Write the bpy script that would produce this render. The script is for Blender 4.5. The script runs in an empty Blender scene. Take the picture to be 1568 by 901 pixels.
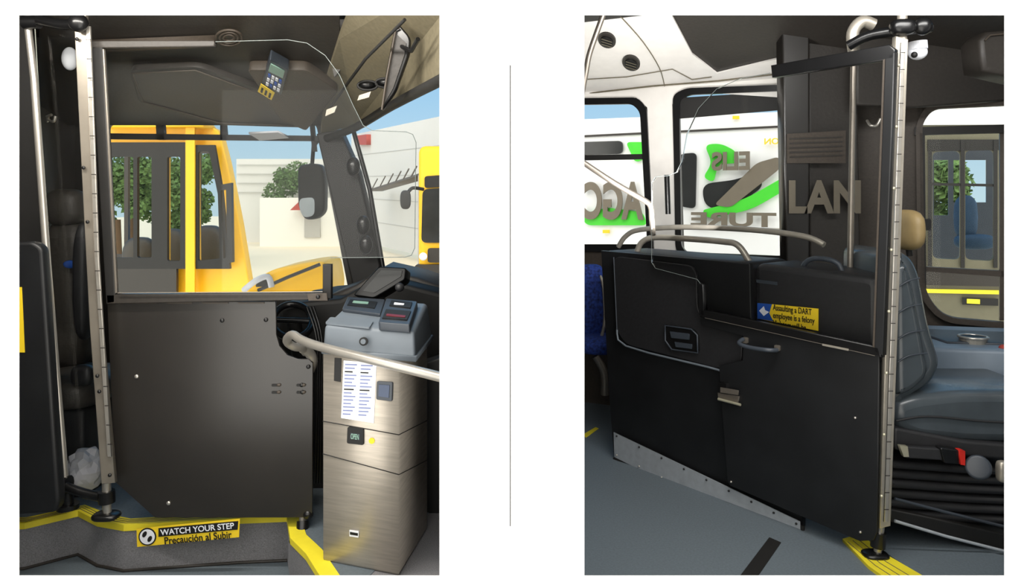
import bpy, math, random
from mathutils import Vector, Matrix
random.seed(4)
F=1143.3; CX=784.0; HV=302.2; CZ=1.37
scene=bpy.context.scene
scene.view_settings.view_transform='Standard'
cam=bpy.data.objects.new('camera',bpy.data.cameras.new('camera'))
scene.collection.objects.link(cam); scene.camera=cam
cam.location=(0,0,CZ); cam.rotation_euler=(math.pi/2,0,0)
cam.data.sensor_width=36; cam.data.lens=36*1400/1920
cam.data.shift_y=-(551.5-370)/1920; cam.data.clip_end=300

# ---------------- materials ----------------
def lin(c):
    return tuple((x/255/12.92 if x/255<=0.04045 else ((x/255+0.055)/1.055)**2.4) for x in c)
def mat(name,col,rough=.5,metal=0,var=.12,scale=14,bump=0,stretch=None,spec=.5):
    m=bpy.data.materials.new(name); m.use_nodes=True; nt=m.node_tree; b=nt.nodes['Principled BSDF']
    c=lin(col)
    tc=nt.nodes.new('ShaderNodeTexCoord'); mp=nt.nodes.new('ShaderNodeMapping')
    if stretch: mp.inputs['Scale'].default_value=stretch
    nz=nt.nodes.new('ShaderNodeTexNoise'); nz.inputs['Scale'].default_value=scale; nz.inputs['Detail'].default_value=4
    nt.links.new(tc.outputs['Object'],mp.inputs[0]); nt.links.new(mp.outputs[0],nz.inputs['Vector'])
    cr=nt.nodes.new('ShaderNodeValToRGB')
    cr.color_ramp.elements[0].position=.3; cr.color_ramp.elements[1].position=.7
    cr.color_ramp.elements[0].color=tuple(x*(1-var) for x in c)+(1,)
    cr.color_ramp.elements[1].color=tuple(min(1,x*(1+var)) for x in c)+(1,)
    nt.links.new(nz.outputs['Fac'],cr.inputs[0]); nt.links.new(cr.outputs[0],b.inputs['Base Color'])
    b.inputs['Roughness'].default_value=rough; b.inputs['Metallic'].default_value=metal
    b.inputs['Specular IOR Level'].default_value=spec
    if bump:
        bp=nt.nodes.new('ShaderNodeBump'); bp.inputs['Strength'].default_value=bump; bp.inputs['Distance'].default_value=.01
        nt.links.new(nz.outputs['Fac'],bp.inputs['Height']); nt.links.new(bp.outputs[0],b.inputs['Normal'])
    return m
def glassmat(name,tint=(1,1,1),ior=1.45,rough=.0):
    m=bpy.data.materials.new(name); m.use_nodes=True; nt=m.node_tree; nt.nodes.clear()
    o=nt.nodes.new('ShaderNodeOutputMaterial'); t=nt.nodes.new('ShaderNodeBsdfTransparent'); g=nt.nodes.new('ShaderNodeBsdfGlossy')
    t.inputs[0].default_value=tint+(1,); g.inputs['Roughness'].default_value=rough
    f=nt.nodes.new('ShaderNodeFresnel'); f.inputs[0].default_value=ior; x=nt.nodes.new('ShaderNodeMixShader')
    nt.links.new(f.outputs[0],x.inputs[0]); nt.links.new(t.outputs[0],x.inputs[1]); nt.links.new(g.outputs[0],x.inputs[2]); nt.links.new(x.outputs[0],o.inputs[0])
    return m
M=dict(
 white=mat('white_paint',(250,250,250),.9,var=0),
 line=mat('charcoal_line',(60,60,60),.8),
 black=mat('black_panel',(34,31,28),.33,var=.15,scale=5,spec=.8),
 black2=mat('black_laminate',(22,23,25),.45,var=.25,scale=7),
 dark2=mat('black_moulded_plastic',(34,34,36),.5,bump=.1,scale=60),
 blackg=mat('black_gloss',(18,18,19),.28),
 blackm=mat('black_matte',(24,23,22),.6),
 dark=mat('dark_plastic',(48,44,40),.5,bump=.1,scale=60),
 brown=mat('dark_trim',(68,60,52),.55,bump=.1,scale=80),
 olive=mat('olive_trim',(108,101,82),.5,bump=.05,scale=60),
 olivek=mat('olive_bus_paint',(104,101,82),.5,var=.06),
 ceil=mat('cream_ceiling',(250,246,240),.5,var=.03),
 chrome=mat('stainless',(200,195,186),.3,.75,var=.05),
 brushed=mat('brushed_steel',(186,178,166),.42,.55,var=.12,scale=8,stretch=(1,1,14)),
 alu=mat('aluminium_plate',(186,192,198),.5,.4,var=.08,scale=30),
 alus=mat('satin_aluminium',(188,181,168),.4,.6,var=.1,scale=20),
 alud=mat('mottled_aluminium',(158,150,138),.38,.65,var=.2,scale=5),  # aluminium in a darker grey with uneven tone
 pole=mat('dull_stainless',(150,142,132),.35,.7,var=.05),
 glass=glassmat('polycarbonate',(.955,.96,.96),1.27,.02),
 edge=mat('glass_edge',(112,120,118),.2,var=.05),
 wglass=glassmat('window_glass',(.96,.97,.96),1.15),
 floor=mat('blue_grey_vinyl',(98,108,115),.6,var=.12,scale=120),
 riser=mat('speckled_riser',(128,127,130),.7,var=.3,scale=260),
 yellow=mat('safety_yellow',(240,222,50),.5,var=.06),
 byel=mat('yellow_paint',(252,192,14),.35,var=.03),
 sticker=mat('sticker_yellow',(245,210,40),.5,var=.02),
 blue=mat('sticker_blue',(30,80,170),.5,var=.02),
 bluek=mat('reader_window',(52,66,92),.2,var=.05),
 bluem=mat('muted_blue_fabric',(48,76,104),.8,var=.1),
 ink=mat('ink',(15,15,15),.6,var=0),
 paper=mat('paper',(235,238,245),.6,var=.01),
 paperb=mat('print_blue',(120,130,170),.6,var=.02),
 fare=mat('farebox_grey',(104,112,120),.45,var=.05),
 fared=mat('farebox_dark',(56,62,70),.4,var=.05),
 red=mat('red_plastic',(200,40,30),.4),
 redk=mat('dim_red',(110,30,30),.4),
 green=mat('graphic_green',(70,210,50),.5,var=.03),
 wbus=mat('white_bus_paint',(245,247,247),.35,var=.01),
 graph=mat('graphic_brown',(112,104,90),.5,var=.05),
 tint=mat('tinted_window',(44,46,46),.15,var=.2,scale=3),
 vinyl=mat('seat_vinyl',(68,75,80),.27,var=.12,scale=9,bump=.15),
 vinylk=mat('seat_fabric',(66,62,57),.5,bump=.2,scale=50),
 tan=mat('headrest_tan',(148,128,88),.5),
 rubber=mat('rubber',(40,40,42),.5),
 bseat=mat('blue_fabric',(30,55,130),.8,var=.7,scale=60),
 lot=mat('concrete_lot',(244,228,198),.9,var=.03,scale=.5),
 bldg=mat('precast_wall',(206,206,202),.9,var=.04,scale=.3),
 bldg2=mat('precast_wall_light',(224,224,218),.9,var=.03,scale=.3),
 seam=mat('panel_seam',(172,172,168),.9),
 leaf=mat('foliage',(84,112,62),.9,var=.6,scale=9),
 bark=mat('bark',(90,70,50),.9),
 bag=mat('plastic_bag',(205,205,212),.5,var=.1),
 screen=mat('lcd',(130,165,150),.3,var=.1),
 console=mat('dash_blue_grey',(112,126,140),.45,var=.06),
 awn=mat('awning_red',(165,60,50),.7),
 brass=mat('latch_zinc',(205,200,175),.35,.6),
)
# ---------------- geometry helpers ----------------
class Pl:
    def __init__(s,o,e1,e2):
        s.o=Vector(o); s.e1=Vector(e1).normalized(); n=s.e1.cross(Vector(e2)).normalized(); s.n=n; s.e2=n.cross(s.e1).normalized()
    def uv(s,u,v):
        r=Vector(((u-CX)/F,1,-(v-HV)/F)); c=Vector((0,0,CZ))
        p=c+r*(s.n.dot(s.o-c)/s.n.dot(r)); q=p-s.o
        return (q.dot(s.e1),q.dot(s.e2))
    def w(s,u,v,h=0):
        a,b=s.uv(u,v); return s.o+s.e1*a+s.e2*b+s.n*h
    def mx(s,h=0):
        o=s.o+s.n*h
        return Matrix(((s.e1.x,s.e2.x,s.n.x,o.x),(s.e1.y,s.e2.y,s.n.y,o.y),(s.e1.z,s.e2.z,s.n.z,o.z),(0,0,0,1)))
def front(d): return Pl((0,d,CZ),(1,0,0),(0,0,1))
def X(u,d): return (u-CX)/F*d
def P(u,v,d): return Vector((X(u,d),d,CZ-(v-HV)/F*d))
def vert(u1,d1,u2,d2):
    a=Vector((X(u1,d1),d1,0)); b=Vector((X(u2,d2),d2,0)); return Pl(a,b-a,(0,0,1))
def level(z): return Pl((0,0,z),(1,0,0),(0,1,0))
def G(u,v,z): 
    a,b=level(z).uv(u,v); return Vector((a,b,z))
def link(o,name,m,parent,smooth=False):
    o.name=name
    if o.name not in scene.collection.objects: scene.collection.objects.link(o)
    if m is not None:
        o.data.materials.clear(); o.data.materials.append(m)
    if parent: o.parent=parent
    if smooth:
        for p in o.data.polygons: p.use_smooth=True
    return o
def grp(name):
    e=bpy.data.objects.new(name,None); scene.collection.objects.link(e); e.empty_display_size=.1; return e
def fillet(pts,r,n=5):
    if not r: return pts
    out=[]; N=len(pts)
    for i in range(N):
        p=Vector(pts[i]); a=Vector(pts[i-1])-p; b=Vector(pts[(i+1)%N])-p
        la,lb=a.length,b.length
        k=min(r,la*.45,lb*.45); A=p+a/la*k; B=p+b/lb*k
        for j in range(n+1):
            t=j/n; out.append(tuple(A*(1-t)**2+p*2*t*(1-t)+B*t*t))
    return out
def curve_mesh(cu,name,mx):
    o=bpy.data.objects.new('tmp',cu); scene.collection.objects.link(o)
    dg=bpy.context.evaluated_depsgraph_get()
    me=bpy.data.meshes.new_from_object(o.evaluated_get(dg))
    bpy.data.objects.remove(o)
    if mx is not None: me.transform(mx)
    return bpy.data.objects.new(name,me)
def plate(name,pl,outer,m,parent=None,holes=(),th=.02,off=0,r=0,hr=0,bev=0,raw=False):
    cu=bpy.data.curves.new('c','CURVE'); cu.dimensions='2D'; cu.fill_mode='BOTH'
    cu.extrude=max(th/2-bev,0); cu.bevel_depth=bev; cu.bevel_resolution=2; cu.offset=-bev
    for k,l in enumerate([outer]+list(holes)):
        pts=l if raw else [pl.uv(*q) for q in l]
        pts=fillet(pts,r if k==0 else hr)
        sp=cu.splines.new('POLY'); sp.points.add(len(pts)-1)
        for i,q in enumerate(pts): sp.points[i].co=(q[0],q[1],0,1)
        sp.use_cyclic_u=True
    return link(curve_mesh(cu,name,pl.mx(off-th/2)),name,m,parent)
def spline(pts,n=6,closed=False):
    pts=[Vector(p) for p in pts]; out=[]; N=len(pts)
    rng=range(N if closed else N-1)
    for i in rng:
        if closed: p0,p1,p2,p3=pts[i-1],pts[i],pts[(i+1)%N],pts[(i+2)%N]
        else: p0,p1,p2,p3=pts[max(i-1,0)],pts[i],pts[i+1],pts[min(i+2,N-1)]
        for j in range(n):
            t=j/n; out.append(.5*((2*p1)+(p2-p0)*t+(2*p0-5*p1+4*p2-p3)*t*t+(3*p1-p0-3*p2+p3)*t**3))
    if not closed: out.append(pts[-1])
    return out
def tube(name,pts,rad,m,parent=None,smooth=0,closed=False):
    if smooth: pts=spline(pts,smooth,closed)
    cu=bpy.data.curves.new('c','CURVE'); cu.dimensions='3D'; cu.bevel_depth=rad; cu.bevel_resolution=4; cu.use_fill_caps=True
    sp=cu.splines.new('POLY'); sp.points.add(len(pts)-1)
    for i,q in enumerate(pts): sp.points[i].co=(q[0],q[1],q[2],1)
    sp.use_cyclic_u=closed
    return link(curve_mesh(cu,name,None),name,m,parent,True)
def solid(name,vs,fs,m,parent=None,bev=0,seg=3,smooth=False):
    me=bpy.data.meshes.new(name); me.from_pydata([tuple(v) for v in vs],[],fs); me.update()
    o=link(bpy.data.objects.new(name,me),name,m,parent,smooth)
    if bev:
        b=o.modifiers.new('b','BEVEL'); b.width=bev; b.segments=seg; b.limit_method='ANGLE'; b.angle_limit=.5
        for p in me.polygons: p.use_smooth=True
    return o
HF=[(0,1,2,3),(7,6,5,4),(0,4,5,1),(1,5,6,2),(2,6,7,3),(3,7,4,0)]
def box(name,c,s,m,parent=None,rot=(0,0,0),bev=.004,seg=3):
    x,y,z=[k/2 for k in s]
    from mathutils import Euler
    R=Euler(rot).to_matrix()
    vs=[R@Vector(v)+Vector(c) for v in [(-x,-y,-z),(-x,y,-z),(x,y,-z),(x,-y,-z),(-x,-y,z),(-x,y,z),(x,y,z),(x,-y,z)]]
    return solid(name,vs,HF,m,parent,bev,seg)
def quad(name,pts,m,parent=None,th=.02):
    pts=[Vector(p) for p in pts]; n=(pts[1]-pts[0]).cross(pts[2]-pts[0]).normalized(); k=len(pts)
    if n.dot(pts[0]-Vector((0,0,CZ)))<0: n=-n
    vs=pts+[p+n*th for p in pts]
    fs=[tuple(range(k)),tuple(reversed(range(k,2*k)))]+[(i,(i+1)%k,(i+1)%k+k,i+k) for i in range(k)]
    return solid(name,vs,fs,m,parent)
def cyl(name,a,b,r,m,parent=None,r2=None,n=28,bev=0):
    a=Vector(a); b=Vector(b); r2=r if r2 is None else r2; d=(b-a).normalized()
    x=d.orthogonal().normalized(); y=d.cross(x)
    vs=[a+(x*math.cos(t)+y*math.sin(t))*r for t in [2*math.pi*i/n for i in range(n)]]
    vs+=[b+(x*math.cos(t)+y*math.sin(t))*r2 for t in [2*math.pi*i/n for i in range(n)]]
    fs=[tuple(reversed(range(n))),tuple(range(n,2*n))]+[(i,(i+1)%n,(i+1)%n+n,i+n) for i in range(n)]
    return solid(name,vs,fs,m,parent,bev)
def prism(name,pts,d,depth,m,parent=None,bev=.01,r=0,seg=4):
    """side-profile prism running away from the viewer (along +Y)"""
    return plate(name,front(d),pts,m,parent,th=depth,off=0,r=r,bev=bev)
def text(name,body,pl,u0,v0,u1,v1,m,parent=None,off=.002,ang=0,mirror=False,th=.0006,bold=.012):
    cu=bpy.data.curves.new('t','FONT'); cu.body=body; cu.extrude=th; cu.space_line=.95; cu.offset=bold
    o=bpy.data.objects.new('tmp',cu); scene.collection.objects.link(o)
    me=bpy.data.meshes.new_from_object(o.evaluated_get(bpy.context.evaluated_depsgraph_get())); bpy.data.objects.remove(o)
    xs=[v.co.x for v in me.vertices]; ys=[v.co.y for v in me.vertices]
    a=pl.uv(u0,v1); b=pl.uv(u1,v0); sx=(b[0]-a[0])/(max(xs)-min(xs)); sy=(b[1]-a[1])/(max(ys)-min(ys))
    ca,sa=math.cos(ang),math.sin(ang)
    for v in me.vertices:
        x=(v.co.x-min(xs))*sx; y=(v.co.y-min(ys))*sy
        if mirror: x=(b[0]-a[0])-x
        v.co.x=a[0]+x*ca-y*sa; v.co.y=a[1]+x*sa+y*ca
    me.transform(pl.mx(off)); return link(bpy.data.objects.new(name,me),name,m,parent)
def ell(cx,cy,rx,ry,n=24,a=0):
    return [(cx+rx*math.cos(t)*math.cos(a)-ry*math.sin(t)*math.sin(a),cy+rx*math.cos(t)*math.sin(a)+ry*math.sin(t)*math.cos(a)) for t in [2*math.pi*i/n for i in range(n)]]
def lump(name,c,s,m,parent=None,n=3,noise=0,sq=2.0):
    import bmesh
    bm=bmesh.new(); bmesh.ops.create_icosphere(bm,subdivisions=n,radius=1)
    for v in bm.verts:
        p=v.co; k=(abs(p.x)**sq+abs(p.y)**sq+abs(p.z)**sq)**(-1/sq)
        k*=1+random.uniform(-noise,noise)
        v.co=Vector((p.x*k*s[0]+c[0],p.y*k*s[1]+c[1],p.z*k*s[2]+c[2]))
    me=bpy.data.meshes.new(name); bm.to_mesh(me); bm.free()
    return link(bpy.data.objects.new(name,me),name,m,parent,noise==0)
def tree(name,x,y,zg,h,r):
    """trunk plus a crown made of several thousand small leaf blades"""
    g=grp(name)
    cyl('trunk',(x,y,zg),(x,y,zg+h*.5),.14,M['bark'],g,r2=.08)
    vs=[];fs=[]
    cl=[(Vector((random.uniform(-.75,.75)*r,random.uniform(-.75,.75)*r,h*random.uniform(.38,.9))),r*random.uniform(.25,.5)) for _ in range(16)]
    for i in range(4200):
        c,q=random.choice(cl)
        d=Vector((random.gauss(0,1),random.gauss(0,1),random.gauss(0,1))).normalized()*q*random.uniform(.6,1.05)
        p=c+d+Vector((x,y,zg)); s=.05+.06*random.random()
        a=Vector((random.gauss(0,1),random.gauss(0,1),random.gauss(0,1))).normalized()*s; b=a.orthogonal().normalized()*s*.6
        k=len(vs); vs+=[p-a,p+b,p+a,p-b]; fs.append((k,k+1,k+2,k+3))
    solid('crown',vs,fs,M['leaf'],g)

# =============== white partition with two openings ===============
plate('wall_front',front(2.1),[(-700,-500),(2300,-500),(2300,1400),(-700,1400)],M['white'],
      holes=[[(28.2,23),(673,23),(673,882.6),(28.2,882.6)],[(894.8,23),(1539,23),(1539,882.6),(894.8,882.6)]],th=.004)
plate('trim_1',front(2.1),[(780.4,100),(782.1,100),(782.1,806),(780.4,806)],M['line'],th=.002,off=.0015)
quad('wall_divider',[(0,2.12,-.2),(0,5.3,-.2),(0,5.3,2.6),(0,2.12,2.6)],M['dark'],th=.02)  # unseen wall added between the cabins so light and view don't leak

# =============== LEFT CABIN ===============
SW=4.1
plate('wall_back',front(SW),[(60,10),(492,10),(492,205),(545,440),(545,640),(60,640)],M['black'],
      holes=[[(162,190),(484,190),(492,230),(535,452),(162,452)]],hr=.03,th=.05)
g=grp('window_1')
plate('sash_bar',front(SW-.02),[(162,204),(488,208),(490,216),(162,213)],M['blackm'],g,th=.03)
plate('sash_bar_2',front(SW-.02),[(474,190),(480,190),(484,232),(478,232)],M['blackm'],g,th=.03)
plate('sash_bar_3',front(SW-.02),[(337,190),(345,190),(347,214),(337,214)],M['blackm'],g,th=.03)
plate('sash_bar_4',front(SW-.02),[(238,186),(250,186),(252,214),(240,214)],M['blackm'],g,th=.03)
plate('pane',front(SW),[(162,190),(484,190),(535,452),(162,452)],M['wglass'],g,th=.006,off=-.02)
quad('wall_left',[(-2.4,2.12,-.1),(-2.4,4.1,-.1),(-2.4,4.1,2.3),(-2.4,2.12,2.3)],M['dark'])
quad('ceiling',[(-2.5,2.12,2.18),(0,2.12,2.18),(0,3.2,2.18),(-2.5,4.1,2.18)],M['blackm'])
HP=Pl(P(300,190,4.02),(1,0,0),P(300,23,3.0)-P(300,190,4.02))
g=grp('overhead_console')
plate('header',HP,[(60,192),(520,192),(520,10),(60,10)],M['dark'],g,th=.02)
plate('access_hatch',HP,[(200,98),(305,93),(430,140),(470,188),(335,184),(215,150)],M['dark'],g,th=.03,off=.03,r=.05,bev=.004)
tube('hatch_seam',[HP.w(*q,.032) for q in [(205,103),(300,98),(424,144),(455,184),(338,180),(220,147)]],.004,M['brown'],g,closed=True)
plate('lip',HP,[(130,60),(330,52),(330,62),(130,70)],M['brown'],g,th=.03,off=.035)
plate('corner_block',HP,[(380,92),(470,92),(520,125),(470,188),(430,170)],M['brown'],g,th=.05,off=.05,r=.03,bev=.006)
for i,r in enumerate((20,14,8)):
    tube('speaker_ring_%d'%(i+1),[HP.w(*q,.03) for q in ell(352,48,r,r*.6)],.005,M['brown'],g,closed=True)
g=grp('driver_control_head')
DP=Pl(HP.w(420,118,.07),HP.w(440,108,.07)-HP.w(410,95,.07),HP.w(415,95,.07)-HP.w(405,130,.07))
plate('case',DP,[(413,91),(442,107),(431,146),(401,131)],M['fared'],g,th=.05,off=.0,r=.01,bev=.004)
plate('lcd',DP,[(415,97),(436,108),(433,119),(411,108)],M['screen'],g,th=.004,off=.004)
for i in range(4):
    for j in range(3):
        u=411+i*5.6-j*1.6; v=112+i*3+j*6.5
        plate('key_%d'%(i*3+j+1),DP,[(u,v),(u+4,v+2),(u+3,v+6),(u-1,v+4)],M['paper'] if (i+j)%3 else M['blue'],g,th=.004,off=.005)
g=grp('warning_label')
plate('label',DP,[(400,125),(421,139),(416,150),(395,137)],M['sticker'],g,th=.003,off=.012)
for i in range(3): plate('ink_%d'%(i+1),DP,[(401+i*6,130+i*4),(404+i*6,132+i*4),(402+i*6,139+i*4),(399+i*6,137+i*4)],M['ink'],g,th=.002,off=.014)
plate('overhead_label',HP,[(383,185),(428,183),(445,192),(400,196)],M['paper'],None,th=.01,off=.075)
g=grp('windscreen_header')
quad('panel',[P(492,205,4.0),P(545,192,3.95),P(760,80,2.15),P(760,-80,2.15),P(560,-40,2.7),P(520,60,3.15),P(500,120,3.5)],M['olive'],g)
for i,(u,v) in enumerate([(563,131),(590,127)]):
    lump('vent_%d'%(i+1),P(u,v,3.02),(.035,.03,.02),M['blackg'],g)
    tube('vent_ring_%d'%(i+1),[P(a,b,3.0) for a,b in ell(u,v,15,7)],.005,M['blackm'],g,closed=True)
plate('access_cover',front(3.0),[(500,168),(516,162),(512,172),(498,178)],M['alud'],g,th=.01)
plate('access_cover_2',front(2.9),[(550,146),(568,140),(565,149),(547,154)],M['alud'],g,th=.008)
tube('seam',[P(505,165,3.3),P(560,90,2.8),P(620,30,2.55)],.006,M['blackm'],g)
tube('lower_trim',[P(500,212,3.9),P(545,195,3.7),P(600,162,3.1),P(690,115,2.4)],.02,M['blackm'],g,smooth=4)
plate('dark_inner_panel',front(3.4),[(440,10),(640,10),(560,60),(512,118),(505,90),(440,60)],M['dark'],g,th=.02)
g=grp('interior_mirror')
prism('housing',[(583,172),(589,120),(604,42),(612,38),(629,58),(627,82),(606,140)],2.75,.03,M['blackg'],g,bev=.006,r=.02)
plate('face',front(2.745),[(588,160),(593,120),(607,52),(622,66),(619,85),(602,135)],M['dark'],g,th=.004)
tube('edge_trim',[P(*q,2.735) for q in [(585,168),(592,120),(606,45),(612,42)]],.004,M['brown'],g)
tube('arm',[P(612,70,2.76),P(630,78,2.7),P(640,60,2.6)],.008,M['blackg'],g)
g=grp('window_2')
prism('a_pillar',[(484,205),(520,198),(548,262),(583,408),(575,425),(545,470),(540,440)],3.9,.12,M['blackm'],g,bev=.01)
for i,(u,v) in enumerate([(541,255),(556,345),(560,375)]):
    lump('pillar_boss_%d'%(i+1),P(u,v,3.82),(.035,.03,.05),M['blackg'],g)
tube('gasket',[P(540,196,3.85),P(566,290,3.85),P(588,420,3.8)],.012,M['blackg'],g)
# yard outside
ZG=CZ-2.3
quad('ground',[(-45,5.5,ZG),(60,5.5,ZG),(60,90,ZG),(-45,90,ZG)],M['lot'])
g=grp('warehouse')
box('hall',((X(362,38)+X(560,38))/2,41,ZG+2.1),(X(560,38)-X(362,38),6,4.3),M['bldg'],g,bev=0)
box('low_wall',((X(400,35)+X(532,35))/2,35,ZG+1.1),(X(532,35)-X(400,35),.4,2.35),M['bldg2'],g,bev=0)
plate('annex_wall',vert(540,37,760,20),[(538,207),(760,160),(760,420),(538,366)],M['bldg'],g,th=.3)
vp=vert(540,37,760,20)
for i,k in enumerate((.2,.4,.6,.8)):
    a=207+(366-207)*k; b=160+(420-160)*k
    plate('seam_%d'%(i+1),vp,[(538,a),(760,b),(760,b+1.6),(538,a+.8)],M['seam'],g,th=.02,off=.01)
for i in range(4):
    plate('hall_seam_%d'%(i+1),front(37.9),[(363,252+i*14),(545,252+i*14),(545,252.8+i*14),(363,252.8+i*14)],M['seam'],g,th=.05)
plate('door_opening',front(34.7),[(466,364),(466,330),(478,322),(490,330),(490,364)],M['seam'],g,th=.1)
plate('awning',front(34),[(444,322),(464,303),(486,322)],M['awn'],g,th=.6)
plate('roof_sign',vp,[(553,208),(568,206),(568,222),(553,222)],M['awn'],g,th=.3,off=.2)
g=grp('covered_walkway')
wp=vert(566,30,650,18)
plate('roof_beam',wp,[(566,290),(650,263),(650,266),(566,293)],M['brown'],g,th=.5)
for i in range(7):
    u=570+i*12
    tube('brace_%d'%(i+1),[wp.w(u,289-i*3.8),wp.w(u+8,274-i*3.8)],.02,M['brown'],g)
plate('post_1',wp,[(640,268),(641,268),(641,410),(640,410)],M['seam'],g,th=.1)
tree('tree',X(448,36.6),36.6,ZG,4.1,1.1)
tree('tree',X(200,30),30,ZG,5.0,2.0)
tree('tree',X(300,27),27,ZG,4.0,.9)
tree('tree',X(180,20),20,ZG,3.4,1.0)
tree('tree',X(262,24),24,ZG,3.6,1.1)
g=grp('yellow_bus')
yp=front(6.4)
plate('side_shell',yp,[(110,190),(312,190),(335,200),(348,250),(366,340),(384,450),(386,520),(110,520)],M['byel'],g,
   holes=[[(150,222),(236,222),(236,404),(150,404)],[(252,226),(284,226),(284,410),(252,410)],[(298,228),(326,228),(340,300),(352,400),(300,410)]],th=.12,hr=.03,r=.04,bev=.01)
plate('window_frame',front(6.3),[(144,218),(284,218),(284,412),(144,412)],M['blackm'],g,
   holes=[[(168,240),(204,240),(204,395),(168,395)],[(210,240),(232,240),(232,395),(210,395)],[(256,240),(276,240),(276,400),(256,400)]],th=.04,hr=.02)
plate('pillar_trim',front(6.28),[(284,190),(298,190),(298,460),(284,460)],M['byel'],g,th=.03)
plate('window_frame_2',front(6.3),[(299,222),(328,222),(340,290),(352,412),(299,412)],M['blackm'],g,
   holes=[[(303,232),(320,232),(334,300),(344,395),(303,400)]],th=.04,hr=.02)
plate('door_frame',front(6.2),[(333,284),(354,280),(356,402),(337,404)],M['blackm'],g,th=.05,holes=[[(338,292),(346,290),(348,394),(342,396)]])
plate('lower_band',front(6.3),[(110,412),(270,412),(270,470),(110,470)],M['dark'],g,th=.04)
plate('far_side',front(8.6),[(100,200),(340,200),(345,420),(100,420)],M['dark'],g,th=.05,
   holes=[[(130,235),(190,235),(190,390),(130,390)],[(196,235),(232,235),(232,390),(196,390)],[(244,235),(300,235),(300,390),(244,390)],[(306,235),(339,235),(342,390),(306,390)]])
prism('roof_box',[(150,176),(300,180),(312,194),(150,194)],6.2,.3,M['byel'],g,bev=.01)
for i,(u,v) in enumerate([(262,385),(320,380),(215,398)]):
    lump('seat_top_%d'%(i+1),P(u,v,7.2),(.16,.1,.22),M['vinylk'],g,sq=3)
g=grp('yellow_bus_nose')
prism('nose',[(372,450),(380,432),(420,412),(470,402),(498,400),(505,440),(500,470),(372,470)],5.2,.5,M['byel'],g,bev=.03,r=.05)
plate('windscreen',front(5.18),[(390,440),(398,425),(412,418),(418,438)],M['tint'],g,th=.01,r=.02)
tube('wiper',[P(395,445,5.1),P(440,425,5.1),P(490,405,5.1)],.012,M['blackm'],g)
tube('mirror_arm',[P(374,444,5.1),P(392,430,5.0),P(410,424,5.0),P(416,440,5.0)],.02,M['bag'],g,smooth=4)
g=grp('parked_bus')
box('body',((X(640,13)+X(720,13))/2,16,ZG+1.75),(X(720,13)-X(640,13),6,2.9),M['byel'],g,bev=.12)
pp=front(12.95)
plate('windscreen',pp,[(647,290),(720,285),(720,372),(645,372)],M['tint'],g,th=.06,r=.1)
plate('destination_sign',pp,[(650,270),(720,265),(720,284),(650,288)],M['blackm'],g,th=.06,r=.05)
plate('bumper',pp,[(636,405),(720,405),(720,430),(636,425)],M['dark'],g,th=.2,off=.1,r=.05)
plate('grille',pp,[(655,380),(720,380),(720,402),(655,402)],M['dark'],g,th=.05,off=.03,r=.05)
for i,u in enumerate((648,)): lump('headlight_%d'%(i+1),P(u,393,12.85),(.07,.06,.07),M['paper'],g)
tube('mirror_arm',[P(648,290,12.9),P(632,288,12.7),P(624,296,12.6)],.03,M['blackm'],g,smooth=4)
lump('mirror',P(621,306,12.6),(.09,.06,.16),M['blackm'],g,sq=3)
g=grp('side_mirror')
prism('housing',[(455,252),(492,250),(497,275),(496,325),(484,336),(466,337),(456,318)],4.4,.1,M['blackm'],g,bev=.015,r=.05)
plate('mirror_glass',front(4.28),[(459,304),(482,302),(482,330),(466,334),(459,320)],M['alu'],g,th=.006,r=.03,off=.01)
tube('arm',[P(478,252,4.42),P(480,225,4.42),P(490,210,4.3)],.012,M['blackm'],g)
g=grp('stanchion_pole')
tube('pole',[P(40,15,2.9),P(52,120,2.9),P(72,400,2.9),P(100,742,2.9)],.0135,M['chrome'],g)
tube('clamp',[P(36,34,2.88),P(60,34,2.88)],.026,M['blackg'],g)
tube('base_clamp',[P(92,742,2.9),P(106,742,2.9)],.034,M['blackg'],g)
tube('foot',[P(102,745,2.9),P(104,772,2.9)],.022,M['blackg'],g)
tube('link_arm',[P(100,746,2.88),P(130,756,2.87),P(160,762,2.86)],.018,M['blackg'],g,smooth=4)
cyl('foot_flange',P(104,772,2.9),P(104,779,2.9),.04,M['blackg'],g)
g=grp('hinge_post')
prism('angle_post',[(112,15),(131,15),(146,400),(176,740),(155,742),(137,500)],2.8,.02,M['alud'],g,bev=.003)
prism('hinge_leaf',[(131,40),(138,40),(151,400),(170,700),(164,700),(146,420)],2.79,.01,M['chrome'],g,bev=.002)
for i in range(22):
    t=i/21; v=60+t*620
    u=134+(148-134)*min(1,t*1.7)+(max(0,t-.59)*46)
    plate('hinge_gap_%d'%(i+1),front(2.78),[(u-2,v),(u+5,v),(u+5,v+1.3),(u-2,v+1.3)],M['dark'],g,th=.002,off=.001)
for i,(u,v) in enumerate([(118,60),(128,257),(134,340),(149,576),(152,600),(168,728)]):
    lump('screw_%d'%(i+1),P(u,v,2.79),(.007,.006,.007),M['blackg'],g)
tube('post',[P(163,735,2.84),P(164,785,2.84)],.016,M['chrome'],g)
tube('collar',[P(163,752,2.84),P(164,770,2.84)],.03,M['blackg'],g)
lump('base_flange',P(163,790,2.84),(.05,.04,.014),M['blackg'],g,sq=3)
tube('top_bracket',[P(60,30,2.86),P(100,38,2.82),P(130,34,2.8)],.02,M['blackg'],g,smooth=4)
lump('top_knuckle',P(120,35,2.77),(.035,.03,.035),M['blackg'],g)
plate('side_screen',front(2.95),[(52,30),(112,40),(150,700),(95,740)],M['glass'],None,th=.006)
g=grp('coat_hook')
tube('hook',[P(72,178,3.3),P(75,184,3.28),P(82,186,3.26),P(85,178,3.26)],.006,M['chrome'],g,smooth=4)
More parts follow.
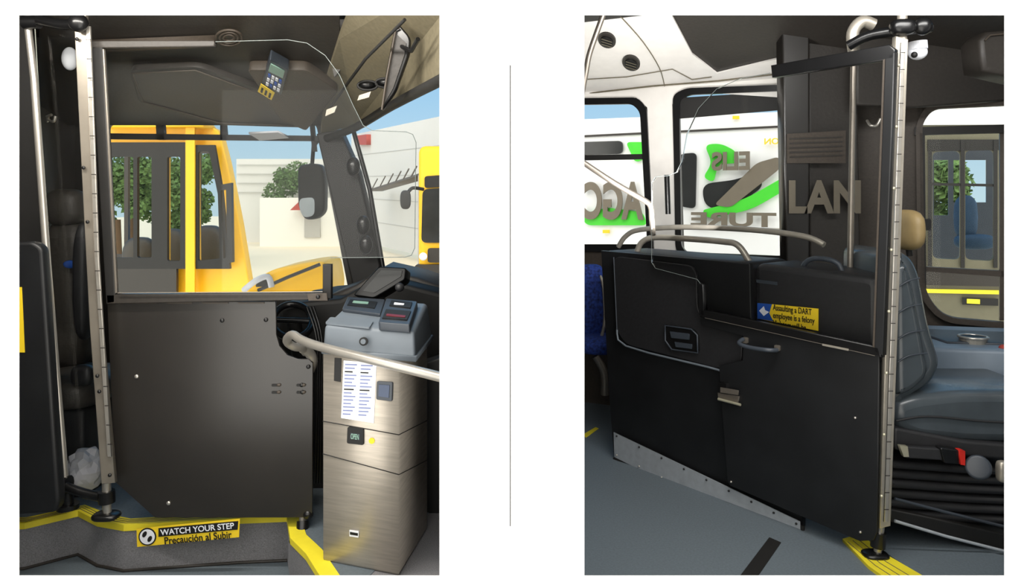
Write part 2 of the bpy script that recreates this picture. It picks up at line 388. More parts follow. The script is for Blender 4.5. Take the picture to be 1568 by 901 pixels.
tube('hook_2',[P(72,186,3.3),P(74,178,3.27),P(79,176,3.26)],.006,M['chrome'],g,smooth=4)
lump('security_camera',P(107,90,3.2),(.032,.032,.05),M['paper'])
g=grp('driver_seat')
lump('headrest',P(103,318,3.4),(.085,.08,.085),M['vinylk'],g,sq=3)
lump('backrest',P(108,450,3.42),(.11,.1,.34),M['vinylk'],g,sq=3.5)
lump('bolster',P(130,430,3.3),(.035,.06,.26),M['rubber'],g,sq=3)
lump('cushion',P(120,590,3.3),(.16,.22,.07),M['vinylk'],g,sq=4)
lump('recliner_knob',P(127,575,3.1),(.045,.03,.045),M['rubber'],g,sq=3)
box('pedestal',P(120,680,3.35),(.28,.4,.42),M['rubber'],g,bev=.02)
lump('badge',P(107,405,3.3),(.03,.01,.018),M['blue'],g)
lump('plastic_bag',P(132,718,3.05),(.075,.07,.085),M['bag'],None,3,.12)
g=grp('front_seat_barrier')
prism('panel',[(-30,374),(50,370),(64,380),(76,560),(90,770),(84,786),(-30,792)],2.78,.05,M['black2'],g,bev=.012,r=.03)
plate('yellow_label',front(2.778),[(10,440),(33,440),(38,540),(10,540)],M['sticker'],g,th=.002,off=-0)
plate('upper_panel',front(2.98),[(-30,20),(44,20),(70,372),(-30,372)],M['blackm'],g,th=.02)
D=2.85; dp=front(D)
g=grp('barrier_door')
plate('door_panel',dp,[(164,462),(422,462),(423,512),(428,530),(440,544),(456,550),(472,550),(479,556),(478,793),(237,793),(176,738)],M['black'],g,th=.012,bev=.002)
prism('frame_left',[(139,72),(157,72),(176,450),(176,464),(162,466)],2.83,.03,M['blackm'],g,bev=.004)
prism('frame_left_inner',[(157,75),(159,75),(179,448),(176,450)],2.83,.012,M['pole'],g,bev=.001)
prism('frame_top',[(139,62),(328,62),(328,71),(139,74)],2.83,.03,M['dark'],g,bev=.004)
prism('frame_bottom',[(162,451),(500,449),(503,459),(163,466)],2.83,.035,M['dark'],g,bev=.004)
prism('frame_end',[(494,405),(507,405),(507,458),(494,455)],2.83,.03,M['blackm'],g,bev=.003)
prism('end_plate',[(470,450),(500,449),(502,461),(472,461)],2.79,.01,M['brown'],g,bev=.002)
lump('end_bolt',P(487,455,2.775),(.008,.006,.008),M['blackg'],g)
tube('frame_bottom_lip',[P(180,449,2.82),P(494,447,2.82)],.002,M['pole'],g)
for i in range(4): plate('hinge_slot_%d'%(i+1),dp,[(200+i*55,463),(240+i*55,463),(240+i*55,465),(200+i*55,465)],M['brown'],g,th=.002,off=.004)
GO=[(158,74),(330,64),(440,61),(470,66),(498,85),(520,115),(540,160),(556,192),(570,200),(622,202),(632,206),(637,218),(635,380),(630,391),(620,394),(506,395),(494,405),(494,450),(180,450)]
plate('glazing',front(2.835),GO,M['glass'],g,th=.006)
tube('glazing_edge',[P(*q,2.832) for q in GO[1:16]],.0014,M['edge'],g)
for i,(u,v) in enumerate([(209,577),(340,491),(407,490),(258,771),(462,590),(463,601),(472,562)]):
    lump('bolt_%d'%(i+1),P(u,v,D-.003),(.008,.005,.008),M['chrome' if i==0 or i==3 else 'blackg'],g)
for i,(u,v) in enumerate([(421,590),(421,601),(459,590),(459,601)]):
    plate('slot_%d'%(i+1),dp,[(u-5,v-2),(u+5,v-2),(u+5,v+2),(u-5,v+2)],M['ink'],g,th=.003,off=.002,r=.005)
    lump('slot_bolt_%d'%(i+1),P(u+6,v,D-.003),(.008,.005,.006),M['brown'],g)
g=grp('handrail')
tube('rail',[P(700,584,2.2),P(640,569,2.3),P(560,549,2.42),P(490,531,2.55),P(462,521,2.62),P(449,513,2.67),P(441,517,2.71),P(440,524,2.74),P(450,531,2.77),P(462,533,2.81),P(468,540,2.86)],.0155,M['chrome'],g,smooth=5)
tube('elbow',[P(464,534,2.83),P(474,541,2.86),P(479,553,2.88),P(474,568,2.9)],.019,M['chrome'],g,smooth=4)
tube('post',[P(474,560,2.9),P(469,700,2.9),P(463,800,2.89)],.014,M['chrome'],g)
tube('post_lower',[P(465,760,2.89),P(463,815,2.87)],.014,M['chrome'],g)
lump('post_collar',P(472,788,2.86),(.02,.02,.02),M['blackg'],g)
tube('post_clamp',[P(464,798,2.87),P(463,820,2.85)],.024,M['blackg'],g)
lump('post_flange',P(462,826,2.84),(.045,.04,.012),M['blackg'],g,sq=3)
ZP=.10; ZF=-.075
edge=[(-20,806),(38,803),(120,784),(150,799),(190,806),(365,795),(440,792),(446,826),(470,850),(497,893),(520,940)]
ptsx=[level(ZP).uv(*q) for q in edge]
foot=ptsx+[(-.05,ptsx[-1][1]),(-.05,4.05),(-2.38,4.05),(-2.38,ptsx[0][1])]
plate('driver_platform',level(ZP),foot,M['riser'],None,th=ZP-ZF,off=0,raw=True)
plate('platform_carpet',level(ZP),[(a,b+.05) for a,b in ptsx]+[(-.08,3.9),(-2.3,3.9)],M['floor'],None,th=.003,off=.003,raw=True)
quad('floor',[(-2.4,2.12,ZF),(0,2.12,ZF),(0,4.1,ZF),(-2.4,4.1,ZF)],M['floor'],th=.02)
g=grp('yellow_step_nosing')
def strip(name,pts,w,z,m,parent,drop=.02):
    vs=[];n=len(pts)
    for i,(a,b) in enumerate(pts):
        p=Vector((a,b,0)); t=Vector((pts[min(i+1,n-1)][0]-pts[max(i-1,0)][0],pts[min(i+1,n-1)][1]-pts[max(i-1,0)][1],0)).normalized(); k=Vector((-t.y,t.x,0))
        vs+= [p-k*.004+Vector((0,0,z-drop)),p-k*.004+Vector((0,0,z+.006)),p+k*w+Vector((0,0,z+.006))]
    fs=[]
    for i in range(n-1):
        a=i*3; fs+=[(a,a+3,a+4,a+1),(a+1,a+4,a+5,a+2)]
    return solid(name,vs,fs,m,parent)
strip('nosing',ptsx,.055,ZP,M['yellow'],g,.018)
for j in range(3):
    tube('groove_%d'%(j+1),[(a,b+.012+.014*j,ZP+.007) for a,b in ptsx[:7]],.0012,M['olive'],g)
tube('riser_trim',[(a,b-.004,ZF+.004) for a,b in ptsx[:7]],.006,M['dark'],None)
g=grp('watch_your_step_sign')
sp=front(2.84)
plate('label',sp,[(209,810),(367,795),(366,823),(210,838)],M['sticker'],g,th=.003)
plate('black_field',sp,[(243,809),(365,798),(364,811),(243,822)],M['ink'],g,th=.002,off=.002)
plate('black_ring',sp,ell(226,822,13.5,13.5),M['ink'],g,th=.002,off=.002)
plate('white_disc',sp,ell(226,822,11.5,11.5),M['paper'],g,th=.002,off=.003)
for i,(a,b) in enumerate([(222,818),(230,825)]): plate('footprint_%d'%(i+1),sp,ell(a,b,3,5,16,.5),M['ink'],g,th=.002,off=.004)
text('line_1','WATCH YOUR STEP',sp,247,810.5,360,819.5,M['paper'],g,off=.005,ang=.095)
text('line_2','Precaución al Subir',sp,253,822.5,356,833.5,M['ink'],g,off=.003,ang=.095)
g=grp('dashboard')
prism('body',[(426,470),(470,462),(520,458),(560,436),(600,430),(760,470),(760,900),(426,900)],3.25,.6,M['blackm'],g,bev=.02)
prism('top_cowl',[(505,452),(545,436),(582,412),(640,425),(760,470),(760,520),(505,520)],3.4,.4,M['dark'],g,bev=.02)
prism('front_panel',[(640,560),(700,540),(700,1000),(640,1000)],3.0,.1,M['blackm'],g,bev=.01)
g=grp('steering_wheel')
tube('rim',[P(448+30*math.cos(t),492+26*math.sin(t),3.1-.12*math.sin(t)) for t in [i*math.pi/12 for i in range(24)]],.014,M['blackg'],g,closed=True)
tube('column',[P(450,490,3.12),P(460,560,3.2)],.03,M['blackm'],g)
tube('spoke',[P(420,490,3.1),P(478,492,3.1)],.012,M['blackg'],g)
for i in range(3): tube('cable_%d'%(i+1),[P(470+i*5,470,3.0),P(485+i*4,520,2.98),P(486+i*3,600,3.0),P(482+i*4,740,3.02)],.005,M['blackg'],g,smooth=5)
g=grp('operator_display')
tp=Pl(P(585,432,2.95),(P(615,412,2.95)-P(555,440,2.95)),(0,.35,1))
plate('case',tp,[(540,452),(580,408),(622,410),(620,428),(572,457)],M['blackg'],g,th=.07,off=0,r=.012,bev=.005)
plate('screen',tp,[(556,446),(584,414),(616,415),(614,424),(573,449)],M['tint'],g,th=.003,off=.003)
tube('neck',[P(580,450,2.98),P(585,475,3.0)],.02,M['blackm'],g)
lump('knob',P(612,440,2.9),(.018,.02,.018),M['rubber'],g)
g=grp('farebox')
A=Vector((X(495,2.6),2.6)); B=Vector((X(611,2.5),2.5)); C=Vector((X(654,2.85),2.85)); Dd=A+C-B
zt=CZ-(540-HV)/F*2.55
plate('pedestal',level(zt),[tuple(A),tuple(B),tuple(C),tuple(Dd)],M['brushed'],g,th=zt-ZP,raw=True,bev=.012)
fp=vert(495,2.6,611,2.5); sdp=vert(611,2.5,654,2.85)
a=Vector((X(494,2.59),2.59,0)); b=Vector((X(636,2.46),2.46,0)); c=Vector((X(662,2.84),2.84,0)); d=a+c-b
z0=zt-.005; zf=CZ-(503-HV)/F*2.53; zb=CZ-(459-HV)/F*2.92
hv=[Vector((p.x,p.y,z0)) for p in (a,d,c,b)]
ce=(a+b+c+d)/4
def sh(p,k,z): q=ce+(p-ce)*k; return Vector((q.x,q.y,z))
hv+=[sh(a,.97,zf),sh(d,.9,zb),sh(c,.9,zb),sh(b,.97,zf)]
solid('head',hv,HF,M['fare'],g,.014,4)
plate('head_base_lip',level(z0+.012),[tuple((ce+(p-ce)*1.02)[:2]) for p in (a,b,c,d)],M['fare'],g,th=.02,raw=True,bev=.004)
tpn=Pl(hv[4],hv[7]-hv[4],hv[5]-hv[4])
plate('display_bezel',tpn,[(524,478),(533,459),(590,463),(583,486)],M['fared'],g,th=.012,off=.012,r=.01,bev=.003)
plate('display',tpn,[(532,473),(537,464),(578,468),(574,478)],M['ink'],g,th=.003,off=.015)
plate('display_text',tpn,[(540,470),(542,467),(565,469),(564,472)],M['screen'],g,th=.002,off=.017)
plate('bill_unit',tpn,[(580,505),(592,467),(640,472),(628,509)],M['fared'],g,th=.03,off=.026,r=.01,bev=.004)
plate('bill_slot',tpn,[(586,500),(592,486),(630,489),(624,503)],M['ink'],g,th=.004,off=.03)
plate('bill_mouth',tpn,[(592,497),(593,494),(622,497),(621,500)],M['redk'],g,th=.003,off=.032)
plate('card_target',tpn,[(597,480),(600,472),(632,475),(629,484)],M['ink'],g,th=.004,off=.03)
plate('card_mark',tpn,[(604,479),(605,476),(620,478),(619,480)],M['paper'],g,th=.002,off=.032)
plate('lock_ring',fp,ell(563,521,6.5,6.5),M['ink'],g,th=.004,off=.028)
plate('lock',fp,ell(563,521,4,4),M['fare'],g,th=.004,off=.03)
plate('coin_lid',tpn,[(498,497),(506,488),(572,494),(566,504)],M['fare'],g,th=.006,off=.006,r=.01)
plate('notice',fp,[(527,552),(577,556),(573,648),(523,640)],M['paper'],g,th=.002,off=.003)
for col in range(2):
    for r_ in range(15):
        u=529.5+col*24-r_*.27; v=557+r_*5.4+col*1.5
        plate('print_%d'%(col*15+r_+1),fp,[(u,v),(u+18-(r_%3)*3,v+.6),(u+18-(r_%3)*3,v+2.6),(u,v+2)],M['paperb' if r_ not in(2,7) else 'ink'],g,th=.001,off=.0045)
plate('side_slot',fp,[(513,548),(523,549),(522,585),(512,583)],M['ink'],g,th=.003,off=.003)
plate('reader',fp,[(579,583),(603,585),(602,614),(578,611)],M['fared'],g,th=.01,off=.01,r=.006,bev=.002)
plate('reader_window',fp,[(583,588),(599,589),(598,608),(582,606)],M['bluek'],g,th=.002,off=.012)
plate('cash_window',fp,[(534,653),(558,656),(558,681),(533,678)],M['ink'],g,th=.008,off=.008,r=.006)
plate('cash_window_glass',fp,[(539,662),(553,664),(553,673),(538,671)],M['fared'],g,th=.002,off=.009)
text('cash_text','OPEN',fp,540,664,552,671,M['screen'],g,off=.011)
plate('yellow_dot',fp,ell(570,675,4.5,4.5),M['sticker'],g,th=.002,off=.004)
plate('badge',fp,[(536,811),(550,813),(550,823),(536,821)],M['paper'],g,th=.002,off=.004)
plate('badge_print',fp,[(537,814),(549,816),(549,820),(537,818)],M['ink'],g,th=.001,off=.005)
for i,(v0,v1) in enumerate([(645,666),(695,727)]):
    tube('door_seam_%d'%(i+1),[fp.w(494.5,v0,.001),fp.w(611,v1,.001),sdp.w(654,v1-22,.001)],.0016,M['ink'],g)

# =============== RIGHT CABIN ===============
w0=Vector((0,5.255,0)); e=Vector((.885,-.466,0)).normalized(); nn=Vector((e.y,-e.x,0))
WR=Pl(w0,e,(0,0,1))
inw=-nn if nn.y>0 else nn
plate('wall_back.001',WR,[(700,0),(1640,0),(1640,900),(700,900)],M['brown'],None,th=.05,
  holes=[[(780,158),(975,152),(988,165),(1002,378),(780,378)],[(1037,142),(1205,135),(1205,398),(1045,392)],[(1408,176),(1425,164),(1600,150),(1600,500),(1440,486),(1412,440)]],hr=.05)
plate('wall_lining',WR,[(780,130),(1200,95),(1200,150),(1045,140),(1030,160),(1037,396),(1003,392),(992,165),(975,150),(780,156)],M['ceil'],None,th=.01,off=.012)
g=grp('window_3')
def ring(name,pl,outer,inner,m,parent,th,off,r): return plate(name,pl,outer,m,parent,holes=[inner],th=th,off=off,r=r,hr=r)
ring('frame',WR,[(770,153),(978,150),(992,165),(1003,386),(770,384)],[(770,163),(970,160),(982,172),(993,374),(770,374)],M['blackg'],g,.03,.03,.05)
plate('sash_bar',WR,[(770,240),(995,236),(995,244),(770,248)],M['blackm'],g,th=.03,off=.02)
g=grp('window_4')
ring('frame',WR,[(1032,146),(1052,136),(1215,130),(1215,402),(1045,396),(1036,380)],[(1042,153),(1058,146),(1205,140),(1205,392),(1052,386),(1045,376)],M['blackg'],g,.03,.03,.05)
plate('upper_tint',WR,[(1040,150),(1205,140),(1205,168),(1042,182)],M['blackm'],g,th=.01,off=.01)
plate('sash_bar',WR,[(1040,345),(1205,350),(1205,356),(1040,351)],M['alus'],g,th=.02,off=.02)
g=grp('window_5')
ring('frame',WR,[(1402,190),(1420,160),(1610,148),(1610,508),(1440,492),(1405,450)],[(1412,190),(1428,168),(1600,160),(1600,498),(1444,484),(1416,446)],M['brown'],g,.05,.05,.08)
plate('sash_bar',WR,[(1400,196),(1600,190),(1600,203),(1400,208)],M['blackm'],g,th=.04,off=.05)
plate('sash_post',WR,[(1408,205),(1416,205),(1418,440),(1410,440)],M['blackm'],g,th=.04,off=.05)
plate('sash_post_2',WR,[(1530,205),(1537,205),(1537,490),(1530,490)],M['brown'],g,th=.04,off=.03)
plate('lower_rail',WR,[(1415,408),(1600,418),(1600,428),(1415,415)],M['brown'],g,th=.04,off=.03)
plate('latch',WR,[(1408,335),(1425,335),(1425,352),(1408,352)],M['ink'],g,th=.03,off=.08)
plate('pane',WR,[(1405,165),(1600,155),(1600,498),(1415,486)],M['wglass'],g,th=.006)
zc=2.08; hi=2.33
c0=w0+inw*.8; w1=w0+e*3.2; c1=w1+inw*.8
cov=Pl(w0+Vector((0,0,zc)),e,inw*.8+Vector((0,0,hi-zc)))
quad('ceiling.001',[(0,2.12,hi),(3,2.12,hi),(c1.x,c1.y,hi),(max(c0.x,0),c0.y,hi)],M['blackm'])
quad('ceiling_coving',[w0+Vector((0,0,zc)),w1+Vector((0,0,zc)),c1+Vector((0,0,hi)),c0+Vector((.05,0,hi))],M['dark'])
cn=-1 if cov.n.z>0 else 1
plate('ceiling_lining',cov,[(800,-60),(1000,-60),(1030,23),(1060,80),(1098,110),(1205,84),(1205,120),(800,165)],M['ceil'],None,th=.01,off=.012*cn)
tube('trim_2',[cov.w(u,v,.018*cn) for u,v in [(895,118),(960,114),(1030,102),(1060,118),(1090,114)]],.003,M['olive'])
tube('trim_3',[cov.w(u,v,.018*cn) for u,v in [(895,140),(1000,128),(1100,120),(1200,108)]],.005,M['olive'])
tube('trim_4',[cov.w(u,v,.018*cn) for u,v in [(950,20),(985,60),(1010,100),(1018,128)]],.003,M['olive'],smooth=4)
for i,(u,v) in enumerate([(930,57),(967,92)]):
    g=grp('air_vent')
    plate('rim',cov,ell(u,v,14,11,a=.4),M['dark'],g,th=.015,off=.024*cn)
    plate('core',cov,ell(u,v,10,7,a=.4),M['ink'],g,th=.01,off=.032*cn)
    for k in (-4,0,4): tube('louvre_%d'%(k+5),[cov.w(u-8,v+k-2,.036*cn),cov.w(u+8,v+k+3,.036*cn)],.002,M['olive'],g)
g=grp('roof_support_column')
prism('column',[(1197,15),(1240,15),(1240,400),(1204,410)],3.95,.1,M['black'],g,bev=.01)
prism('column_wing',[(1238,15),(1312,15),(1318,420),(1240,412)],4.0,.1,M['dark'],g,bev=.01)
plate('timetable_notice',front(3.94),[(1205,205),(1295,200),(1295,250),(1205,250)],M['brown'],g,th=.004)
for i in range(5): plate('notice_print_%d'%(i+1),front(3.935),[(1209,212+i*7),(1290,209+i*7),(1290,211+i*7),(1209,214+i*7)],M['dark'],g,th=.002)
text('lettering','LAN',front(3.94),1208,276,1318,327,M['graph'],g,off=.0,th=.002,bold=.035)  # sign reflected in the glass, painted here as flat letters on the column
g=grp('overhead_cabinet')
prism('cabinet',[(1500,62),(1512,48),(1600,40),(1600,130),(1545,118),(1505,108)],3.2,.15,M['dark'],g,bev=.02)
tube('cabinet_edge',[P(1508,62,3.19),P(1516,54,3.19),P(1580,48,3.19)],.004,M['brown'],g)
g=grp('window_header')
prism('header',[(1312,60),(1500,50),(1600,50),(1600,150),(1400,165),(1312,160)],3.85,.05,M['dark'],g,bev=.01)
g=grp('white_green_bus')
ex=Pl(WR.o+Vector((.9,2.2,0)),e,(0,0,1))
plate('body',ex,[(700,190),(1345,166),(1345,440),(700,385)],M['wbus'],g,th=.2,r=.1)
plate('roof_line',ex,[(880,208),(1330,186),(1330,189),(880,211)],M['dark'],g,th=.02,off=.02)
plate('tint_1',ex,[(1075,282),(1130,275),(1160,262),(1170,285),(1120,322),(1080,318)],M['tint'],g,th=.02,off=.02,r=.1)
plate('tint_3',ex,[(885,218),(955,216),(955,236),(885,238)],M['tint'],g,th=.02,off=.03,r=.05)
plate('tint_4',ex,[(1042,236),(1068,234),(1066,320),(1042,316)],M['tint'],g,th=.02,off=.03,r=.05)
plate('green_swoosh_1',ex,[(1080,222),(1105,220),(1128,232),(1133,250),(1100,252),(1094,280),(1078,272),(1092,250)],M['green'],g,th=.02,off=.04,r=.12)
plate('green_swoosh_2',ex,[(1076,322),(1140,306),(1200,272),(1205,290),(1150,322),(1085,334)],M['green'],g,th=.02,off=.04,r=.12)
plate('green_swoosh_3',ex,[(960,218),(998,218),(998,238),(975,250)],M['green'],g,th=.02,off=.04,r=.05)
plate('green_swoosh_4',ex,[(890,330),(930,318),(985,325),(992,345),(900,345)],M['green'],g,th=.02,off=.03,r=.05)
text('lettering_1','AGC',ex,896,278,988,336,M['graph'],g,off=.05,mirror=True,th=.01,bold=.035)
text('lettering_2','ELIS',ex,1092,232,1150,262,M['graph'],g,off=.06,th=.01,mirror=True,bold=.035)
text('lettering_4','TURE',ex,1060,326,1190,346,M['graph'],g,off=.05,th=.01,mirror=True,bold=.035)
text('lettering_5','ON',ex,1172,212,1194,222,M['sticker'],g,off=.05,th=.01,mirror=True)
plate('graphic_diag',ex,[(1095,314),(1160,250),(1195,240),(1196,258),(1120,318)],M['graph'],g,th=.02,off=.05,r=.05)
for i,(u,v) in enumerate([(930,354),(1128,180)]): plate('marker_%d'%(i+1),ex,[(u-5,v-2),(u+5,v-2),(u+5,v+3),(u-5,v+3)],M['sticker'],g,th=.02,off=.04)
g=grp('parked_transit_bus')
e2=Pl(WR.o+Vector((2.2,2.0,0)),e,(0,0,1))
plate('body',e2,[(1390,150),(1700,140),(1700,520),(1390,520)],M['olivek'],g,th=.1,
   holes=[[(1428,232),(1470,230),(1470,398),(1428,396)],[(1478,230),(1522,228),(1522,400),(1478,398)]],hr=.05)
plate('roof_stripe',e2,[(1390,165),(1700,158),(1700,190),(1390,192)],M['wbus'],g,th=.03,off=.03)
for i,u in enumerate((1424,1474,1524)): plate('frame_%d'%(i+1),e2,[(u-3,215),(u+3,215),(u+3,410),(u-3,410)],M['blackm'],g,th=.03,off=.03)
plate('frame_sill',e2,[(1424,280),(1524,282),(1524,286),(1424,284)],M['blackm'],g,th=.03,off=.02)
plate('frame_head',e2,[(1420,214),(1530,214),(1530,230),(1420,232)],M['blackm'],g,th=.03,off=.02)
plate('yellow_stripe',e2,[(1400,442),(1700,448),(1700,454),(1400,448)],M['yellow'],g,th=.02,off=.02)
plate('lower_dark',e2,[(1400,415),(1700,420),(1700,442),(1400,436)],M['dark'],g,th=.02,off=.02)
lump('seat_back',e2.w(1485,335,-.5),(.09,.08,.2),M['bluem'],g,sq=3)
lump('seat_base',e2.w(1500,375,-.5),(.17,.1,.07),M['bluem'],g,sq=3)
plate('inner_wall',Pl(e2.o+Vector((.6,1.6,0)),e,(0,0,1)),[(1380,180),(1700,180),(1700,420),(1380,420)],M['fared'],g,th=.05,
   holes=[[(1430,245),(1452,245),(1452,330),(1430,330)],[(1460,245),(1510,245),(1510,310),(1460,310)]])
plate('small_decal',e2,[(1473,455),(1528,457),(1528,468),(1473,466)],M['ink'],g,th=.01,off=.03)
plate('small_decal_2',e2,[(1480,457),(1500,458),(1500,465),(1480,464)],M['yellow'],g,th=.01,off=.036)
tree('tree',X(1445,14),14,ZG,3.6,.8)
plate('floor.001',level(0),[(0,2.12),(3,2.12),(3,3.75),(0,5.23)],M['floor'],None,th=.02,raw=True)
quad('wall_right',[(2.98,2.12,0),(2.98,3.7,0),(2.98,3.7,2.4),(2.98,2.12,2.4)],M['dark'])
g=grp('floor_marking')
plate('black_stripe',level(0),[(1128,890),(1178,824),(1196,832),(1156,890)],M['blackm'],g,th=.002,off=.003)
plate('yellow_dash',level(0),[(893,666),(912,655),(917,657),(897,671)],M['yellow'],g,th=.002,off=.003)
g=grp('yellow_step_nosing')
plate('strip',level(0),[(1290,830),(1318,822),(1350,850),(1410,885),(1440,905),(1390,915),(1330,872)],M['yellow'],g,th=.012,off=.012)
for i in range(3): tube('groove_%d'%(i+1),[G(1298+i*8,830-i*2,.013),G(1340+i*8,866-i*3,.013),G(1400+i*9,905-i*4,.013)],.0014,M['olive'],g)
plate('seat_platform_mat',level(0),[(1330,800),(1560,860),(1560,1000),(1440,905),(1350,845)],M['floor'],None,th=.006,off=.007)
PR=vert(940,3.937,1340,2.859)
def off(pl,h): return Pl(pl.o+pl.n*h,pl.e1,pl.e2)
g=grp('engine_side_partition')
plate('lower_panel',PR,[(920,384),(1148,404),(1150,500),(1228,520),(1228,845),(940,705),(932,600)],M['black2'],g,th=.03,bev=.004)
plate('console_box',off(PR,-.031),[(921,383),(1148,402),(1150,510),(922,500)],M['dark2'],g,th=.34,bev=.03,r=.05)
plate('console_box_2',off(PR,-.06),[(1154,402),(1345,425),(1345,560),(1154,520)],M['dark2'],g,th=.3,bev=.03,r=.05)
P2=off(PR,.02)
plate('raised_cover',P2,[(938,392),(1066,408),(1068,484),(1137,503),(1135,562),(1105,566),(958,528),(943,505)],M['dark2'],g,th=.02,r=.06,bev=.004)
tube('cover_trim',[P2.w(*q,.006) for q in [(946,505),(960,530),(1085,562),(1104,568)]],.005,M['fare'],g,smooth=3)
tube('cover_trim_2',[P2.w(*q,.002) for q in [(940,394),(945,505)]],.003,M['fared'],g)
plate('recess_pull',P2,[(1019,497),(1062,503),(1071,512),(1072,540),(1030,536),(1020,520)],M['blackg'],g,th=.01,off=.01,r=.02)
tube('recess_rim',[P2.w(*q,.012) for q in [(1021,498),(1061,504),(1070,513),(1071,540),(1031,535),(1021,521)]],.004,M['fared'],g,closed=True)
plate('recess_flap',P2,[(1029,507),(1058,511),(1058,520),(1031,517)],M['fared'],g,th=.008,off=.016)
plate('recess_flap_2',P2,[(1036,523),(1062,527),(1062,534),(1038,531)],M['fared'],g,th=.008,off=.016)
plate('box_highlight',off(PR,-.05),[(1158,428),(1190,432),(1190,437),(1158,433)],M['fared'],g,th=.002,off=.0)
plate('kick_plate',P2,[(940,662),(1225,799),(1228,843),(941,700)],M['alu'],g,th=.004,off=.002)
for i in range(9):
    t=i/8; lump('rivet_%d'%(i+1),P2.w(945+t*275,668+t*134,.004),(.005,)*3,M['blackg'],g); lump('rivet_low_%d'%(i+1),P2.w(945+t*275,697+t*137,.004),(.005,)*3,M['chrome'],g)
tube('base_strip',[P2.w(940,703,.0),P2.w(1230,846,.0),P2.w(1229,805,0)],.008,M['blackm'],g)
g=grp('grab_rail')
PB=off(PR,-.12)
tube('rail_1',[PB.w(*q) for q in [(975,388),(982,372),(1000,364),(1040,365),(1105,370),(1130,376),(1148,402)]],.015,M['alus'],g,smooth=5)
PB2=off(PR,-.3)
tube('rail_2',[PB2.w(*q) for q in [(947,378),(958,362),(980,352),(1050,348),(1150,352),(1230,362),(1262,375)]],.014,M['alus'],g,smooth=5)
tube('rail_3',[off(PR,-.15).w(*q) for q in [(1228,415),(1234,402),(1248,396),(1270,398),(1284,405),(1290,418)]],.011,M['fared'],g,smooth=5)
lump('rail_foot',PB.w(1148,402),(.02,.02,.012),M['blackg'],g)
g=grp('handrail')
tube('diagonal',[P(880,240,3.7),P(940,280,3.7),P(985,306,3.7),P(996,316,3.7),P(998,335,3.7),P(1000,360,3.72)],.014,M['pole'],g,smooth=4)
tube('bracket',[P(1021,268,4.4),P(1023,328,4.4)],.016,M['blackg'],g)
tube('ceiling_rail',[P(930,5,3.2),P(921,30,3.2),P(912,55,3.2),P(902,85,3.2),P(897,112,3.2),P(890,150,3.2)],.012,M['pole'],g,smooth=4)
g=grp('warning_notice')
NP=off(PR,-.05)
plate('label',NP,[(1160,464),(1253,473),(1253,507),(1160,488)],M['sticker'],g,th=.003)
plate('blue_field',NP,[(1160,464),(1182,466),(1178,480),(1184,492),(1160,488)],M['blue'],g,th=.002,off=.002)
plate('pointer',NP,[(1163,476),(1170,469),(1172,475),(1178,478),(1170,484)],M['paper'],g,th=.002,off=.003)
text('words','Assaulting a DART\nemployee is a felony\nViolators will be',NP,1184,474,1248,499,M['ink'],g,off=.003,ang=0)
g=grp('barrier_door')
DR=off(PR,.05)
plate('door_panel',DR,[(1072,484),(1140,499),(1346,545),(1343,815),(1338,828),(1316,829),(1118,744),(1114,736),(1103,600),(1101,560),(1137,552),(1138,515),(1074,498)],M['black2'],g,th=.012,bev=.002)
GR=[(1180,112),(1135,120),(1098,136),(1070,166),(1052,205),(1044,248),(1036,264),(1024,269),(1004,271),(998,280),(998,402),(1004,411),(1068,428),(1074,436),(1076,482),(1340,540),(1356,80)]
GP=off(PR,.056)
plate('glazing',GP,GR,M['glass'],g,th=.006)
tube('glazing_edge',[GP.w(*q,.002) for q in GR[:14]],.0012,M['edge'],g)
FPn=off(PR,.07)
plate('frame_top',FPn,[(1180,100),(1362,68),(1370,76),(1368,90),(1182,119)],M['blackg'],g,th=.03,bev=.004)
plate('frame_right',FPn,[(1355,84),(1370,80),(1352,545),(1338,540)],M['black2'],g,th=.03,bev=.004)
plate('frame_right_lip',FPn,[(1352,92),(1355,90),(1339,536),(1336,534)],M['brown'],g,th=.01)
plate('frame_bottom',FPn,[(1072,474),(1345,532),(1350,548),(1072,486)],M['blackg'],g,th=.03,bev=.004)
plate('frame_step',FPn,[(1068,434),(1076,436),(1078,484),(1070,482)],M['blackg'],g,th=.03,bev=.003)
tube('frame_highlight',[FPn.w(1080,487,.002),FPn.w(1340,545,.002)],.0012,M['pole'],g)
tube('handle',[DR.w(1140,519,.01),DR.w(1142,524,.05),DR.w(1160,530,.055),DR.w(1186,534,.05),DR.w(1192,536,.01)],.009,M['fared'],g,smooth=4)
for i,(u,v) in enumerate([(1142,521),(1191,533)]): plate('handle_base_%d'%(i+1),DR,[(u-4,v-5),(u+4,v-4),(u+4,v+5),(u-4,v+4)],M['pole'],g,th=.008,off=.008,r=.006)
plate('latch_plate',DR,[(1101,601),(1133,607),(1131,620),(1102,613)],M['pole'],g,th=.008,off=.01)
tube('latch_bolt',[DR.w(1104,610,.02),DR.w(1138,619,.02)],.006,M['brass'],g)
plate('latch_block',DR,[(1105,585),(1116,587),(1116,602),(1105,600)],M['blackg'],g,th=.02,off=.02)
plate('latch_hasp',DR,[(1108,592),(1135,597),(1135,604),(1108,600)],M['pole'],g,th=.006,off=.024)
for i,(u,v) in enumerate([(1310,640),(1120,738),(1318,815)]): lump('bolt_%d'%(i+1),DR.w(u,v,.003),(.005,)*3,M['chrome'],g)
plate('hinge_slot',DR,[(1265,525),(1305,533),(1305,536),(1265,528)],M['alus'],g,th=.003,off=.03)
tube('stanchion_pole',[P(1307,95,3.25),P(1300,515,3.25)],.013,M['pole'])
g=grp('hinge_post')
prism('angle_post',[(1372,55),(1391,60),(1364,806),(1347,810)],2.8,.03,M['alus'],g,bev=.003)
